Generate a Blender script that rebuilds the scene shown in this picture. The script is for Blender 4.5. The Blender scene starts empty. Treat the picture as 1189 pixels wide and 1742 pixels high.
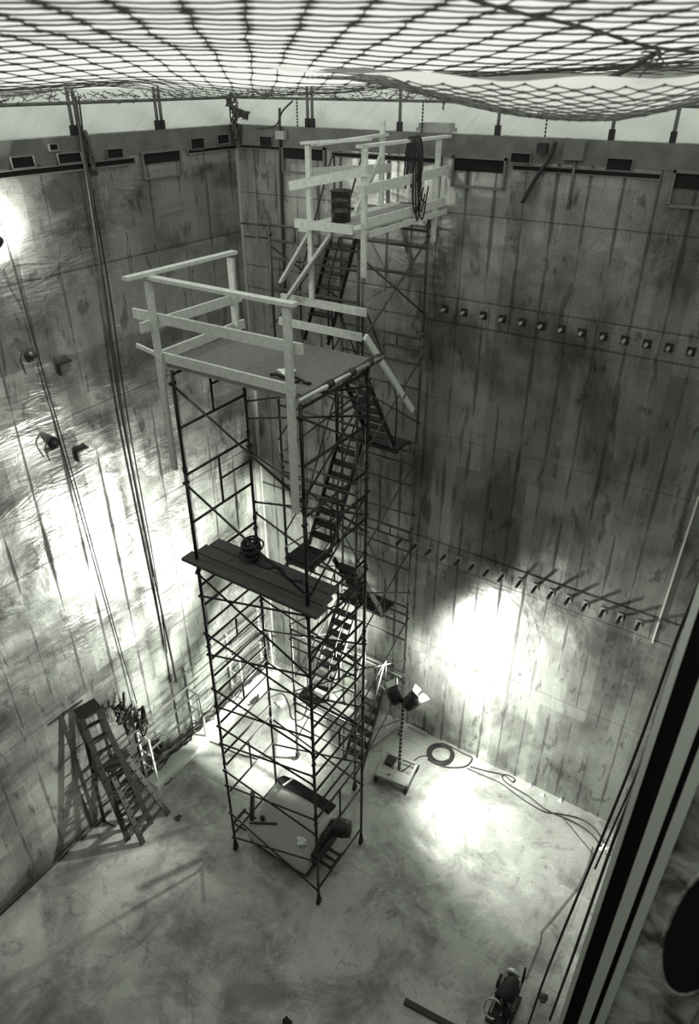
import bpy, math, random
import numpy as np
from mathutils import Vector, Matrix
random.seed(7)
D = bpy.data
SC = bpy.context.scene
COL = SC.collection

# ---------------------------------------------------------------- camera
CAM_C = np.array([9.1156, -10.3197, 12.7382])
CAM_R = np.array([[0.83467, 0.55075, 0.000839],
                  [0.287985, -0.435147, -0.85306],
                  [-0.469458, 0.712265, -0.521812]])      # rows: right, down, forward
FPX = 1213.3
cam = D.cameras.new('camera'); co = D.objects.new('camera', cam); COL.objects.link(co)
cam.sensor_fit = 'VERTICAL'; cam.sensor_height = 36; cam.sensor_width = 36
cam.lens = FPX * 36 / 1742
cam.clip_start = .05; cam.clip_end = 200
r_, d_, f_ = [Vector(CAM_R[i]).normalized() for i in range(3)]
m = Matrix((r_, -d_, -f_)).transposed().to_4x4(); m.translation = Vector(CAM_C)
co.matrix_world = m
cam.dof.use_dof = True; cam.dof.focus_distance = 13.5; cam.dof.aperture_fstop = 2.4
SC.camera = co

# ---------------------------------------------------------------- light and exposure
SC.view_settings.view_transform = 'Standard'; SC.view_settings.look = 'None'
SC.view_settings.gamma = 1; SC.view_settings.exposure = 0.15
SC.view_settings.use_curve_mapping = False
WORLD = 0.86
w = D.worlds.new('World'); SC.world = w; w.use_nodes = True
w.node_tree.nodes['Background'].inputs[0].default_value = (0.985, 1.0, 0.94, 1)
w.node_tree.nodes['Background'].inputs[1].default_value = WORLD
LAMP_L, LAMP_R, LAMP_TOP = 2500, 1250, 130

# ---------------------------------------------------------------- helpers
def ray(u, v):
    return CAM_R.T @ np.array([u - 594.5, v - 871, FPX])
def at(u, v, ax, val):                    # where the sight line meets a real plane of the room
    r = ray(u, v); t = (val - CAM_C[ax]) / r[ax]
    return Vector(CAM_C + t * r)

def V(*a): return Vector(a)

ORIG = {}
class MB:
    def __init__(s): s.v = []; s.f = []; s.sm = []
    def add(s, vs, fs, smooth=False):
        o = len(s.v); s.v += [tuple(x) for x in vs]
        for f in fs: s.f.append(tuple(o + i for i in f)); s.sm.append(smooth)
        return s
    def box(s, a, b):
        x0, y0, z0 = a; x1, y1, z1 = b
        return s.add([(x0,y0,z0),(x1,y0,z0),(x1,y1,z0),(x0,y1,z0),(x0,y0,z1),(x1,y0,z1),(x1,y1,z1),(x0,y1,z1)],
              [(0,3,2,1),(4,5,6,7),(0,1,5,4),(1,2,6,5),(2,3,7,6),(3,0,4,7)])
    def bar(s, p, q, w, h, up=(0,0,1)):
        p = Vector(p); q = Vector(q); d = (q-p).normalized(); u = Vector(up)
        if abs(d.dot(u)) > .97: u = Vector((0,1,0)) if abs(d.y) < .9 else Vector((1,0,0))
        a = d.cross(u).normalized()*w/2; b = a.cross(d).normalized()*h/2
        vs = [p-a-b, p+a-b, p+a+b, p-a+b, q-a-b, q+a-b, q+a+b, q-a+b]
        return s.add(vs, [(0,3,2,1),(4,5,6,7),(0,1,5,4),(1,2,6,5),(2,3,7,6),(3,0,4,7)])
    def tube(s, pts, r, n=8, cap=True, closed=False):
        pts = [Vector(p) for p in pts]; N = len(pts)
        rr = r if isinstance(r, (list, tuple)) else [r]*N
        vs = []; prev = None
        for i, p in enumerate(pts):
            if closed: d = pts[(i+1) % N]-pts[i-1]
            elif i == 0: d = pts[1]-pts[0]
            elif i == N-1: d = pts[-1]-pts[-2]
            else: d = (pts[i+1]-pts[i]).normalized()+(pts[i]-pts[i-1]).normalized()
            if d.length < 1e-9: d = Vector((0,0,1))
            d.normalize()
            if prev is None:
                u = Vector((0,0,1)) if abs(d.z) < .9 else Vector((1,0,0))
                a = d.cross(u).normalized()
            else:
                a = prev - d*prev.dot(d)
                a = a.normalized() if a.length > 1e-6 else d.orthogonal().normalized()
            prev = a; b = d.cross(a)
            for k in range(n):
                t = 2*math.pi*k/n
                vs.append(p + (a*math.cos(t)+b*math.sin(t))*rr[i])
        fs = []
        for i in range(N if closed else N-1):
            j = (i+1) % N
            for k in range(n):
                k2 = (k+1) % n
                fs.append((i*n+k, i*n+k2, j*n+k2, j*n+k))
        s.add(vs, fs, n > 5)
        if cap and not closed:
            o = len(s.v)-N*n
            s.f.append(tuple(o+k for k in range(n))[::-1]); s.sm.append(False)
            s.f.append(tuple(o+(N-1)*n+k for k in range(n))); s.sm.append(False)
        return s
    def lathe(s, prof, c, axis=(0,0,1), n=20):
        z = Vector(axis).normalized(); x = z.orthogonal().normalized(); y = z.cross(x); c = Vector(c)
        vs = []
        for r, h in prof:
            for k in range(n):
                t = 2*math.pi*k/n
                vs.append(c + z*h + (x*math.cos(t)+y*math.sin(t))*max(r, 1e-4))
        fs = []
        for i in range(len(prof)-1):
            for k in range(n):
                k2 = (k+1) % n
                fs.append((i*n+k, i*n+k2, (i+1)*n+k2, (i+1)*n+k))
        return s.add(vs, fs, True)
    def grid(s, rows, thick=None, smooth=True):
        R_ = len(rows); C_ = len(rows[0])
        vs = [Vector(p) for r in rows for p in r]
        fs = [(i*C_+j, i*C_+j+1, (i+1)*C_+j+1, (i+1)*C_+j) for i in range(R_-1) for j in range(C_-1)]
        return s.add(vs, fs, smooth)
    def build(s, name, mat, parent=None, zero=False, **tags):
        if parent is not None: o0 = ORIG[parent.name]
        elif zero: o0 = Vector((0,0,0))
        else:
            xs = [p[0] for p in s.v]; ys = [p[1] for p in s.v]; zs = [p[2] for p in s.v]
            o0 = Vector(((min(xs)+max(xs))/2, (min(ys)+max(ys))/2, min(zs)))
        me = D.meshes.new(name)
        me.from_pydata([(p[0]-o0.x, p[1]-o0.y, p[2]-o0.z) for p in s.v], [], s.f)
        me.polygons.foreach_set('use_smooth', s.sm)
        me.update()
        me.materials.append(mat)
        ob = D.objects.new(name, me); COL.objects.link(ob)
        if parent is not None: ob.parent = parent
        else: ob.location = o0
        ORIG[ob.name] = o0
        if tags: tag(ob, **tags)
        return ob

def tag(o, label=None, cat=None, group=None, kind=None):
    if label: o['label'] = label
    if cat: o['category'] = cat
    if group: o['group'] = group
    if kind: o['kind'] = kind
    return o
def thing(name, label, cat, loc, group=None):
    o = D.objects.new(name, None); COL.objects.link(o); o.location = loc
    o.empty_display_size = .1; ORIG[o.name] = Vector(loc)
    return tag(o, label, cat, group)
def wob(p, q, n, amp, sag=0, seed=0):
    rd = random.Random(seed); p = Vector(p); q = Vector(q); out = []
    for i in range(n+1):
        t = i/n
        o = Vector((rd.uniform(-1,1), rd.uniform(-1,1), rd.uniform(-1,1)))*amp if 0 < i < n else Vector((0,0,0))
        out.append(p.lerp(q, t)+o-Vector((0,0,1))*sag*4*t*(1-t))
    return out
def smoothpts(pts, k=6):                    # Catmull-Rom
    P = [Vector(p) for p in pts]; P = [P[0]*2-P[1]]+P+[P[-1]*2-P[-2]]; out = []
    for i in range(1, len(P)-2):
        for j in range(k):
            t = j/k; a, b, c, d = P[i-1], P[i], P[i+1], P[i+2]
            out.append(.5*((2*b)+(c-a)*t+(2*a-5*b+4*c-d)*t*t+(3*b-a-3*c+d)*t**3))
    out.append(P[-2]); return out

# ---------------------------------------------------------------- materials
TINT = (0.955, 1.0, 0.925)
def g(v): return (v*TINT[0], v*TINT[1], v*TINT[2], 1)
class NT:
    def __init__(s, name):
        s.m = D.materials.new(name); s.m.use_nodes = True; s.t = s.m.node_tree
        s.b = s.t.nodes['Principled BSDF']
    def n(s, typ, **kw):
        x = s.t.nodes.new(typ)
        for k, v in kw.items(): setattr(x, k, v)
        return x
    def link(s, a, b): s.t.links.new(a, b)
    def math(s, op, a, b=None, c=None, clamp=False):
        x = s.n('ShaderNodeMath', operation=op); x.use_clamp = clamp
        for i, q in enumerate((a, b, c)):
            if q is None: continue
            if isinstance(q, (int, float)): x.inputs[i].default_value = q
            else: s.link(q, x.inputs[i])
        return x.outputs[0]
    def noise(s, vec, scale=1, detail=4, rough=.55, dist=0):
        x = s.n('ShaderNodeTexNoise'); s.link(vec, x.inputs['Vector'])
        x.inputs['Scale'].default_value = scale; x.inputs['Detail'].default_value = detail
        x.inputs['Roughness'].default_value = rough; x.inputs['Distortion'].default_value = dist
        return x.outputs['Fac']
    def comb(s, x, y, z):
        c = s.n('ShaderNodeCombineXYZ')
        for i, q in enumerate((x, y, z)):
            if isinstance(q, (int, float)): c.inputs[i].default_value = q
            else: s.link(q, c.inputs[i])
        return c.outputs[0]
    def ramp(s, fac, stops):
        x = s.n('ShaderNodeValToRGB'); s.link(fac, x.inputs[0]); e = x.color_ramp.elements
        while len(e) < len(stops): e.new(.5)
        for el, (p, v) in zip(e, stops): el.position = p; el.color = (v, v, v, 1)
        return x.outputs[0]
    def pos(s):
        ge = s.n('ShaderNodeNewGeometry'); sp = s.n('ShaderNodeSeparateXYZ'); s.link(ge.outputs['Position'], sp.inputs[0])
        return ge.outputs['Position'], sp.outputs[0], sp.outputs[1], sp.outputs[2]
    def obj(s):
        tc = s.n('ShaderNodeTexCoord'); return tc.outputs['Object']
    def colour(s, fac, lo, hi):
        x = s.n('ShaderNodeMix', data_type='RGBA'); s.link(fac, x.inputs[0])
        x.inputs[6].default_value = lo; x.inputs[7].default_value = hi
        s.link(x.outputs[2], s.b.inputs['Base Color'])
    def bump(s, h, strength, dist=.02, prev=None):
        x = s.n('ShaderNodeBump'); x.inputs['Strength'].default_value = strength; x.inputs['Distance'].default_value = dist
        s.link(h, x.inputs['Height'])
        if prev is not None: s.link(prev, x.inputs['Normal'])
        s.link(x.outputs[0], s.b.inputs['Normal']); return x.outputs[0]

def simple(name, v, rough=.6, metal=0.0, var=.25, scale=9, bump=.0, stretch=(1,1,1)):
    t = NT(name); o = t.obj(); mp = t.n('ShaderNodeMapping'); t.link(o, mp.inputs[0]); mp.inputs['Scale'].default_value = stretch
    nz = t.noise(mp.outputs[0], scale, 4)
    t.colour(nz, g(v*(1-var)), g(v*(1+var)))
    t.b.inputs['Roughness'].default_value = rough; t.b.inputs['Metallic'].default_value = metal
    if bump: t.bump(nz, bump)
    return t.m

def steel_wall(name, axis, spacing, off, hseams, streak):
    t = NT(name); P, x, y, z = t.pos(); h = x if axis == 0 else y
    # vertical weld seams with ragged width
    ho = t.math('ADD', h, off)
    pp = t.math('PINGPONG', ho, spacing/2)
    wn = t.noise(t.comb(t.math('MULTIPLY', h, 1.7), 3.1, t.math('MULTIPLY', z, .55)), 1.6, 3)
    width = t.math('MULTIPLY_ADD', wn, .15, -.053)
    seam = t.math('LESS_THAN', pp, width)
    seam_s = t.n('ShaderNodeMapRange'); t.link(t.math('SUBTRACT', width, pp), seam_s.inputs[0])
    seam_s.inputs[1].default_value = -.012; seam_s.inputs[2].default_value = .018
    seamv = seam_s.outputs[0]
    # horizontal seams
    hs = None
    for zz, ww in hseams:
        d = t.math('ABSOLUTE', t.math('SUBTRACT', z, zz))
        k = t.math('LESS_THAN', d, ww)
        hs = k if hs is None else t.math('MAXIMUM', hs, k)
    # brushed swipes and hard-edged stains
    bl = t.noise(t.comb(t.math('MULTIPLY', h, 3.4), 7.0, t.math('MULTIPLY', z, 1.1)), 1.0, 5, .66, .5)
    blr = t.ramp(bl, [(.36, .50), (.41, .95), (.60, 1.0), (.645, .50)])
    bl2 = t.noise(t.comb(t.math('MULTIPLY', h, 7.5), 1.0, t.math('MULTIPLY', z, .8)), 1.3, 6, .7, .3)
    bl2r = t.ramp(bl2, [(.33, .6), (.40, 1.0), (.60, 1.0), (.70, 1.5)])
    big = t.noise(P, .5, 3)
    bigr = t.ramp(big, [(.35, .72), (.65, 1.15)])
    band = t.noise(t.comb(t.math('MULTIPLY', h, .5 if axis else .8), 9.0, t.math('MULTIPLY', z, 1.1 if axis else .5)), 1.0, 5, .62, .3)
    bigr = t.math('MULTIPLY', bigr, t.ramp(band, [(.40, .50), (.47, .85), (.56, 1.12)]))
    grain = t.noise(P, 48, 2, .8); grr = t.ramp(grain, [(.25, .62), (.75, 1.35)])
    cz = 1.15 if axis else 2.3
    cell = t.n('ShaderNodeTexWhiteNoise', noise_dimensions='2D')
    ci = t.math('FLOOR', t.math('DIVIDE', t.math('ADD', ho, spacing/2), spacing))
    cj = t.math('FLOOR', t.math('DIVIDE', z, cz))
    t.link(t.comb(ci, cj, 0), cell.inputs['Vector'])
    cl = t.math('MULTIPLY_ADD', cell.outputs['Value'], .5, .72)
    val = t.math('MULTIPLY', t.math('MULTIPLY', blr, bl2r), t.math('MULTIPLY', bigr, cl))
    val = t.math('MULTIPLY', val, grr)
    val = t.math('MULTIPLY', val, t.math('MULTIPLY_ADD', seamv, -.75, 1.0))
    if hs is not None: val = t.math('MULTIPLY', val, t.math('MULTIPLY_ADD', hs, -.5, 1.0))
    t.colour(t.math('MULTIPLY', val, .8, clamp=True), g(.010), g(.54))
    t.link(t.math('MULTIPLY_ADD', seamv, -.5, .66), t.b.inputs['Metallic'])
    rn = t.noise(t.comb(t.math('MULTIPLY', h, 2.5), 0.0, t.math('MULTIPLY', z, 2.0)), 1.0, 5, .65, .4)
    rr = t.math('MULTIPLY_ADD', rn, .50, .12)
    rr = t.math('MULTIPLY_ADD', seamv, .35, rr)
    t.link(rr, t.b.inputs['Roughness'])
    # sheets set at slightly different angles, and buckled: breaks up the lamp reflections
    s1 = t.n('ShaderNodeSeparateColor'); t.link(cell.outputs['Color'], s1.inputs[0])
    tilt = t.math('MULTIPLY', t.math('SUBTRACT', s1.outputs[0], .5), t.math('MULTIPLY', t.math('FRACT', t.math('DIVIDE', z, cz)), cz*.10))
    n0 = t.bump(tilt, .9, 1.0)
    amp = t.ramp(t.noise(P, .8, 2), [(.42, .15), (.62, 1.0)])
    b1 = t.noise(t.comb(t.math('MULTIPLY', h, 1.6), 5.0, t.math('MULTIPLY', z, streak)), 1.0, 3, .6, .8)
    n1 = t.bump(t.math('MULTIPLY', b1, amp), .6 if axis else .4, .05, n0)
    b2 = t.noise(t.comb(t.math('MULTIPLY', h, 11), 2.0, t.math('MULTIPLY', z, 7)), 1.0, 3)
    t.bump(b2, .25, .01, n1)
    return t.m

M = {}
M['wall_b'] = steel_wall('steel_back', 0, .44, .06, [(9.77, .012), (9.37, .012), (5.2, .015), (4.72, .012), (11.0, .01), (7.4, .006), (2.6, .008)], 2.0)
M['wall_l'] = steel_wall('steel_left', 1, .62, .2, [(6.12, .02), (10.35, .014), (8.3, .01), (3.2, .01)], 5.5)
M['wall_r'] = steel_wall('steel_right', 1, .6, .1, [(6.0, .02), (9.6, .014)], 2.0)

def floor_mat():
    t = NT('floor_plate'); P, x, y, z = t.pos()
    a = t.noise(P, .75, 7, .66, .5); b = t.noise(P, 2.4, 6, .68, .8)
    f = t.math('MULTIPLY', t.ramp(a, [(.36, .42), (.46, .70), (.50, .88), (.64, 1.1)]), t.ramp(b, [(.34, .62), (.42, .95), (.58, 1.0), (.63, 1.3)]))
    st = t.noise(P, 9.0, 5, .75); f = t.math('MULTIPLY', f, t.ramp(st, [(.32, .72), (.44, 1.0)]))
    gr = t.noise(P, 42, 2, .8); f = t.math('MULTIPLY', f, t.ramp(gr, [(.25, .68), (.75, 1.3)]))
    sx = t.math('LESS_THAN', t.math('PINGPONG', t.math('ADD', x, .55), 1.52), .008)
    sy = t.math('LESS_THAN', t.math('PINGPONG', t.math('ADD', y, .4), 1.6), .008)
    s_ = t.math('MAXIMUM', sx, sy)
    f = t.math('MULTIPLY', f, t.math('MULTIPLY_ADD', s_, -.28, 1.0))
    t.colour(t.math('MULTIPLY', f, .9, clamp=True), g(.02), g(.52))
    t.b.inputs['Metallic'].default_value = .3
    r = t.noise(P, 1.3, 6, .68, .5)
    t.link(t.ramp(r, [(.38, .26), (.5, .42), (.62, .6)]), t.b.inputs['Roughness'])
    n1 = t.bump(t.noise(P, 1.2, 3), .25, .05); t.bump(b, .15, .02, n1)
    return t.m
M['floor'] = floor_mat()
M['wood'] = simple('new_lumber', .60, .65, 0, .34, 16, .2, (1, 1, 1))
M['oldwood'] = simple('weathered_lumber', .30, .75, 0, .25, 6, .15)
M['ply'] = simple('plywood_deck', .14, .7, 0, .45, 14, .15)
M['dkwood'] = simple('wet_plank', .06, .6, 0, .5, 12, .15)
M['pipe'] = simple('painted_scaffold_pipe', .028, .42, .3, .35, 20)
M['stair'] = simple('weathered_tube', .075, .4, .3, .35, 14)
M['galv'] = simple('galvanised_pipe', .55, .35, .6, .2, 12)
M['black'] = simple('black_rubber', .008, .6, 0, .3, 10)
M['dark'] = simple('dark_metal', .03, .45, .3, .4, 8)
M['opening_shade'] = simple('opening_shade_black', .004, .9, 0, .1, 4)  # flat black carries the shade of recesses and openings in its colour
M['cable'] = simple('rubber_cable', .03, .55, 0, .3, 10)
M['white'] = simple('white_paint', .80, .4, 0, .06, 8)
M['rag'] = simple('white_rag', .85, .9, 0, .08, 14, .3)
M['rope'] = simple('net_twine', .07, .9, 0, .4, 30)
M['rope2'] = simple('pale_net_twine', .22, .9, 0, .3, 30)
M['grey'] = simple('grey_painted_steel', .38, .45, .1, .14, 3)
M['hood'] = simple('grey_cart_cover', .50, .6, 0, .12, 6, .05)
M['ladder'] = simple('dark_stained_ladder', .022, .5, 0, .35, 12)
M['conc'] = simple('concrete_rim', .15, .8, 0, .25, 3, .2)
def tarp(tf):
    t = NT('tarp_sheet'); P, x, y, z = t.pos()
    h = t.math('ADD', x, y)
    fold = t.noise(t.comb(t.math('ADD', t.math('MULTIPLY', h, 2.4), t.math('MULTIPLY', z, -2.6)), 0.0, t.math('MULTIPLY', z, .5)), 1.5, 3)
    t.colour(fold, g(.72), g(.88)); t.b.inputs['Roughness'].default_value = .6
    t.bump(fold, .8, .12)
    tr = t.n('ShaderNodeBsdfTranslucent'); tr.inputs[0].default_value = g(.88) if tf < .8 else (.98, 1, .95, 1)
    mx = t.n('ShaderNodeMixShader'); mx.inputs[0].default_value = tf
    out = t.t.nodes['Material Output']
    t.link(t.b.outputs[0], mx.inputs[1]); t.link(tr.outputs[0], mx.inputs[2]); t.link(mx.outputs[0], out.inputs[0])
    return t.m
M['band'] = simple('stained_rim_band', .15, .7, .2, .75, 3.2, .1)
M['tarp'] = tarp(.6); M['tarp2'] = tarp(.9)
def glow(name, v, s):
    t = NT(name); t.b.inputs['Base Color'].default_value = g(v)
    t.b.inputs['Emission Color'].default_value = (1, 1, .94, 1); t.b.inputs['Emission Strength'].default_value = s
    return t.m
M['glow'] = glow('lit_lamp_glass', .9, 14)
def rough_panel():
    t = NT('blotched_steel_panel'); P, x, y, z = t.pos()
    a = t.noise(P, 4.5, 5, .6, .5)
    t.colour(t.ramp(a, [(.36, .0), (.5, .45), (.64, 1.0)]), g(.12), g(.80))
    t.b.inputs['Metallic'].default_value = .1; t.b.inputs['Roughness'].default_value = .5
    t.bump(a, .5, .03); return t.m
M['panel'] = rough_panel()

# ---------------------------------------------------------------- the pit
XR, YN, ZT = 9.62, -10.24, 12.03
MB().box((-.3, YN-.2, -.2), (XR+.3, .3, 0)).build('floor', M['floor'], zero=True, kind='structure')
wb = MB().box((-.3, 0, 0), (XR+.3, .3, ZT)).build('wall_back', M['wall_b'], zero=True, kind='structure')
wl = MB().box((-.3, YN, 0), (0, 0, ZT)).build('wall_left', M['wall_l'], zero=True, kind='structure')
wr = MB().box((XR, YN, 0), (XR+.3, 0, ZT)).build('wall_right', M['wall_r'], zero=True, kind='structure')
wn = MB().box((-.3, YN-.2, 0), (XR+.3, YN, ZT-.05)).build('wall_near', M['wall_r'], zero=True, kind='structure')

# weld strips carrying the studs on the back wall, and corner strip
b = MB(); b.box((.02, -.012, 9.40), (XR, -.001, 9.74)); b.build('trim_1', M['wall_b'], zero=True, kind='structure')
b = MB(); b.box((.02, -.015, 4.76), (XR, -.001, 5.17)); b.build('trim_2', M['wall_b'], zero=True, kind='structure')
b = MB(); b.box((.001, -.05, 0), (.05, -.001, ZT)); b.build('trim_3', M['grey'], zero=True, kind='structure')
b = MB(); b.bar((8.37, -.02, 4.68), (8.42, -.02, 7.5), .03, .03); b.build('trim_4', M['white'], zero=True, kind='structure')
# rim band: a slightly proud upper course
b = MB(); b.box((.02, -.015, 11.74), (XR, -.001, ZT+.01)); b.box((.001, YN+.3, 11.74), (.015, 0, ZT+.01)); b.build('trim_5', M['band'], zero=True, kind='structure')

def opening_b(x0, x1, z0, z1, frame=0):          # back wall sockets: rim, black plate painted as recess shade, a ledge below
    b = MB(); t = .03
    if frame:
        b.box((x0-t, -.05, z0-.20), (x0, -.001, z1+t)); b.box((x1, -.05, z0-.20), (x1+t, -.001, z1+t))
        b.box((x0-t, -.05, z0-.22), (x1+t, -.001, z0-.19)); b.box((x0-t, -.05, z1), (x1+t, -.001, z1+t))
    else:
        b.box((x0-.012, -.04, z0-.012), (x0, -.001, z1+.012)); b.box((x1, -.04, z0-.012), (x1+.012, -.001, z1+.012))
        b.box((x0, -.04, z1), (x1, -.001, z1+.012)); b.box((x0, -.04, z0-.012), (x1, -.001, z0))
    o = b.build('socket_frame', M['conc'], wb)
    MB().box((x0, -.026, z0), (x1, -.001, z1)).build('socket_shade_plate', M['opening_shade'], o)
def opening_l(y0, y1, z0, z1, frame=0):
    b = MB(); t = .03
    zb = z0-.20 if frame else z0-.012
    t = .03 if frame else .012
    b.box((.001, y0-t, zb), (.05, y0, z1+t)); b.box((.001, y1, zb), (.05, y1+t, z1+t))
    b.box((.001, y0, z1), (.05, y1, z1+t)); b.box((.001, y0, zb-.01), (.05, y1, zb+.01))
    o = b.build('socket_frame', M['conc'], wl)
    MB().box((.001, y0, z0), (.026, y1, z1)).build('socket_shade_plate', M['opening_shade'], o)  # black plate on the wall paints the dark depth of the socket
ORIG[wb.name] = ORIG[wl.name] = Vector((0,0,0))
opening_b(4.13, 4.89, 11.58, 11.74, 1); opening_b(4.98, 5.25, 11.73, 11.84); opening_b(6.29, 6.60, 11.71, 11.84)
opening_b(7.15, 8.2, 11.55, 11.72, 1); opening_b(1.03, 1.83, 11.58, 11.74, 1); opening_b(.55, .80, 11.75, 11.88)
opening_b(5.02, 6.97, 11.64, 11.69); opening_b(.10, .95, 11.70, 11.74); opening_b(2.0, 3.9, 11.66, 11.71)
opening_l(-4.32, -4.0, 11.73, 11.85); opening_l(-3.62, -3.25, 11.73, 11.84); opening_l(-3.72, -3.60, 11.90, 11.96)
opening_l(-2.80, -2.52, 11.73, 11.84); opening_l(-7.0, -2.32, 11.64, 11.70); opening_l(-2.14, -1.38, 11.60, 11.74, 1)
opening_l(-1.12, -.82, 11.74, 11.88); opening_l(-1.2, -.06, 11.69, 11.73); opening_l(-.5, -.22, 11.78, 11.9); opening_l(-5.4, -4.8, 11.74, 11.86)

# two rows of studs on the back wall
for u, v in ((140,180),(220,190),(300,205),(378,217),(460,235),(540,250),(622,265),(706,280),(795,297),(885,308),(975,330),(1065,348),(1155,367)):
    p = at(700+u/2.432, 450+v/2.432, 1, 0)
    o = MB().box((p.x-.055, -.03, 9.52), (p.x+.055, -.012, 9.64)).build('stud_plate', M['dark'], wb)
    MB().tube([(p.x, -.03, 9.58), (p.x, -.12, 9.58)], .026, 8).build('stud', M['galv'], o)
for u, v in ((-30,160),(30,175),(90,190),(150,213),(207,232),(265,262),(325,283),(385,303),(457,325),(520,350),(585,372),(655,395),(727,412),(795,450),(868,465),(945,490)):
    p = at(690+u/2.383, 850+v/2.383, 1, -.15)
    o = MB().box((p.x-.05, -.03, 4.9), (p.x+.05, -.015, 5.04)).build('stud_plate', M['grey'], wb)
    MB().tube([(p.x, -.03, 4.97), (p.x, -.22, 4.97)], .028, 8).build('stud', M['dark'], o)

# ---------------------------------------------------------------- guide column close to the camera at the right
def strip(name, x0, x1, y0, y1, mat, z0=0, z1=ZT):
    return MB().box((x0, y0, z0), (x1, y1, z1)).build(name, mat, zero=True, kind='structure')
strip('trim_6', 9.030, 9.056, -7.84, -7.72, M['white'])
strip('trim_7', 9.056, 9.150, -7.74, -7.70, M['opening_shade'])
strip('trim_8', 9.134, 9.190, -7.84, -7.76, M['white'])
strip('trim_9', 9.190, 9.218, -7.78, -7.74, M['opening_shade'])
strip('trim_10', 9.218, 9.262, -7.86, -7.76, M['white'])
strip('trim_11', 9.262, 9.9, -7.84, -7.70, M['panel'])
b = MB(); n = 28; c = (9.50, -7.86, 9.25)
ring = [(c[0]+math.cos(2*math.pi*k/n)*.13, -7.855, c[2]+math.sin(2*math.pi*k/n)*.52) for k in range(n)]
b.add(ring+[(x, -7.842, z) for x, y, z in ring], [tuple(range(n))[::-1]]+[(k, (k+1) % n, n+(k+1) % n, n+k) for k in range(n)])
o = b.build('trim_12', M['opening_shade'], zero=True, kind='structure')
MB().tube([(c[0]+math.cos(2*math.pi*k/n)*.145, -7.85, c[2]+math.sin(2*math.pi*k/n)*.55) for k in range(n)], .012, 6, closed=True).build('port_rim', M['panel'], o)

# ---------------------------------------------------------------- rim deck, tarp, rail and posts
b = MB(); b.box((-1.2, .3, 11.8), (XR+1.2, 1.2, 12.0)); b.box((-1.2, YN, 11.8), (-.3, .3, 12.0)); b.box((XR+.3, YN, 11.8), (XR+1.2, .3, 12.0))
b.build('trim_13', M['conc'], zero=True, kind='structure')
TY, TX = .32, -.32
def sheet(name, A, B, z0, z1, label, seed):
    rd = random.Random(seed); A = Vector(A); B = Vector(B); n = int((B-A).length/.12); nrm = Vector(((B-A).y, -(B-A).x, 0)).normalized()
    rows = []
    for j in range(9):
        z = z0+(z1-z0)*j/8
        rows.append([A.lerp(B, i/n)+Vector((0,0,z))+nrm*(.035*math.sin(i*.55+j*.7)+.02*math.sin(i*1.3-j*.5)+rd.uniform(-.006,.006)) for i in range(n+1)])
    b = MB(); b.grid(rows)
    return b.build(name, M['tarp'], label=label, cat='tarp', group='tarps hung around the pit rim')
sheet('tarp', (TX, YN, 0), (TX, TY, 0), 11.98, 12.58, 'white tarp sheet hung above the rim of the left wall', 1)
sheet('tarp', (TX, TY, 0), (XR+.5, TY, 0), 11.98, 12.58, 'white tarp sheet hung above the rim of the back wall', 2)
MB().tube([(-.1, YN, 12.41), (-.1, .1, 12.43)], .022, 8).tube([(-.1, YN, 12.41), (-.1, YN+.01, 12.41)], .022, 8).build('rail_pipe', M['conc'], label='long horizontal pipe rail above the left wall rim', cat='rail')
MB().tube([(-.1, .1, 12.43), (XR, .1, 12.43)], .020, 8).build('rail_pipe', M['conc'], label='long horizontal pipe rail above the back wall rim', cat='rail')
def post(x, y, lab, double=True):
    t = thing('rail_post', lab, 'post', (x, y, ZT), 'rail posts around the rim')
    dx, dy = (.0, .09) if x < 0 else (.09, 0)
    for s in ((-.5, .5) if double else (0,)):
        MB().tube([(x+dx*s, y+dy*s, ZT+.02), (x+dx*s, y+dy*s, 12.6)], .024, 8).build('pipe', M['conc'], t)
        MB().box((x+dx*s-.034, y+dy*s-.034, ZT), (x+dx*s+.034, y+dy*s+.034, ZT+.13)).build('foot_socket', M['black'], t)
post(-.1, -3.15, 'double pipe post on the left rim above the thick black hose')
post(-.1, -1.6, 'double pipe post on the left rim nearest the corner')
post(-.1, -5.3, 'double pipe post on the left rim at the photo edge')
post(1.49, .1, 'double pipe post on the back rim nearest the corner')
post(3.13, .1, 'pipe post on the back rim beside the wooden crate', False)
post(4.69, .1, 'pipe post on the back rim above the framed wall socket', False)
post(6.25, .1, 'pipe post on the back rim above the long slot', False)
post(7.0, .1, 'pipe post on the back rim, the one furthest right', False)

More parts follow.
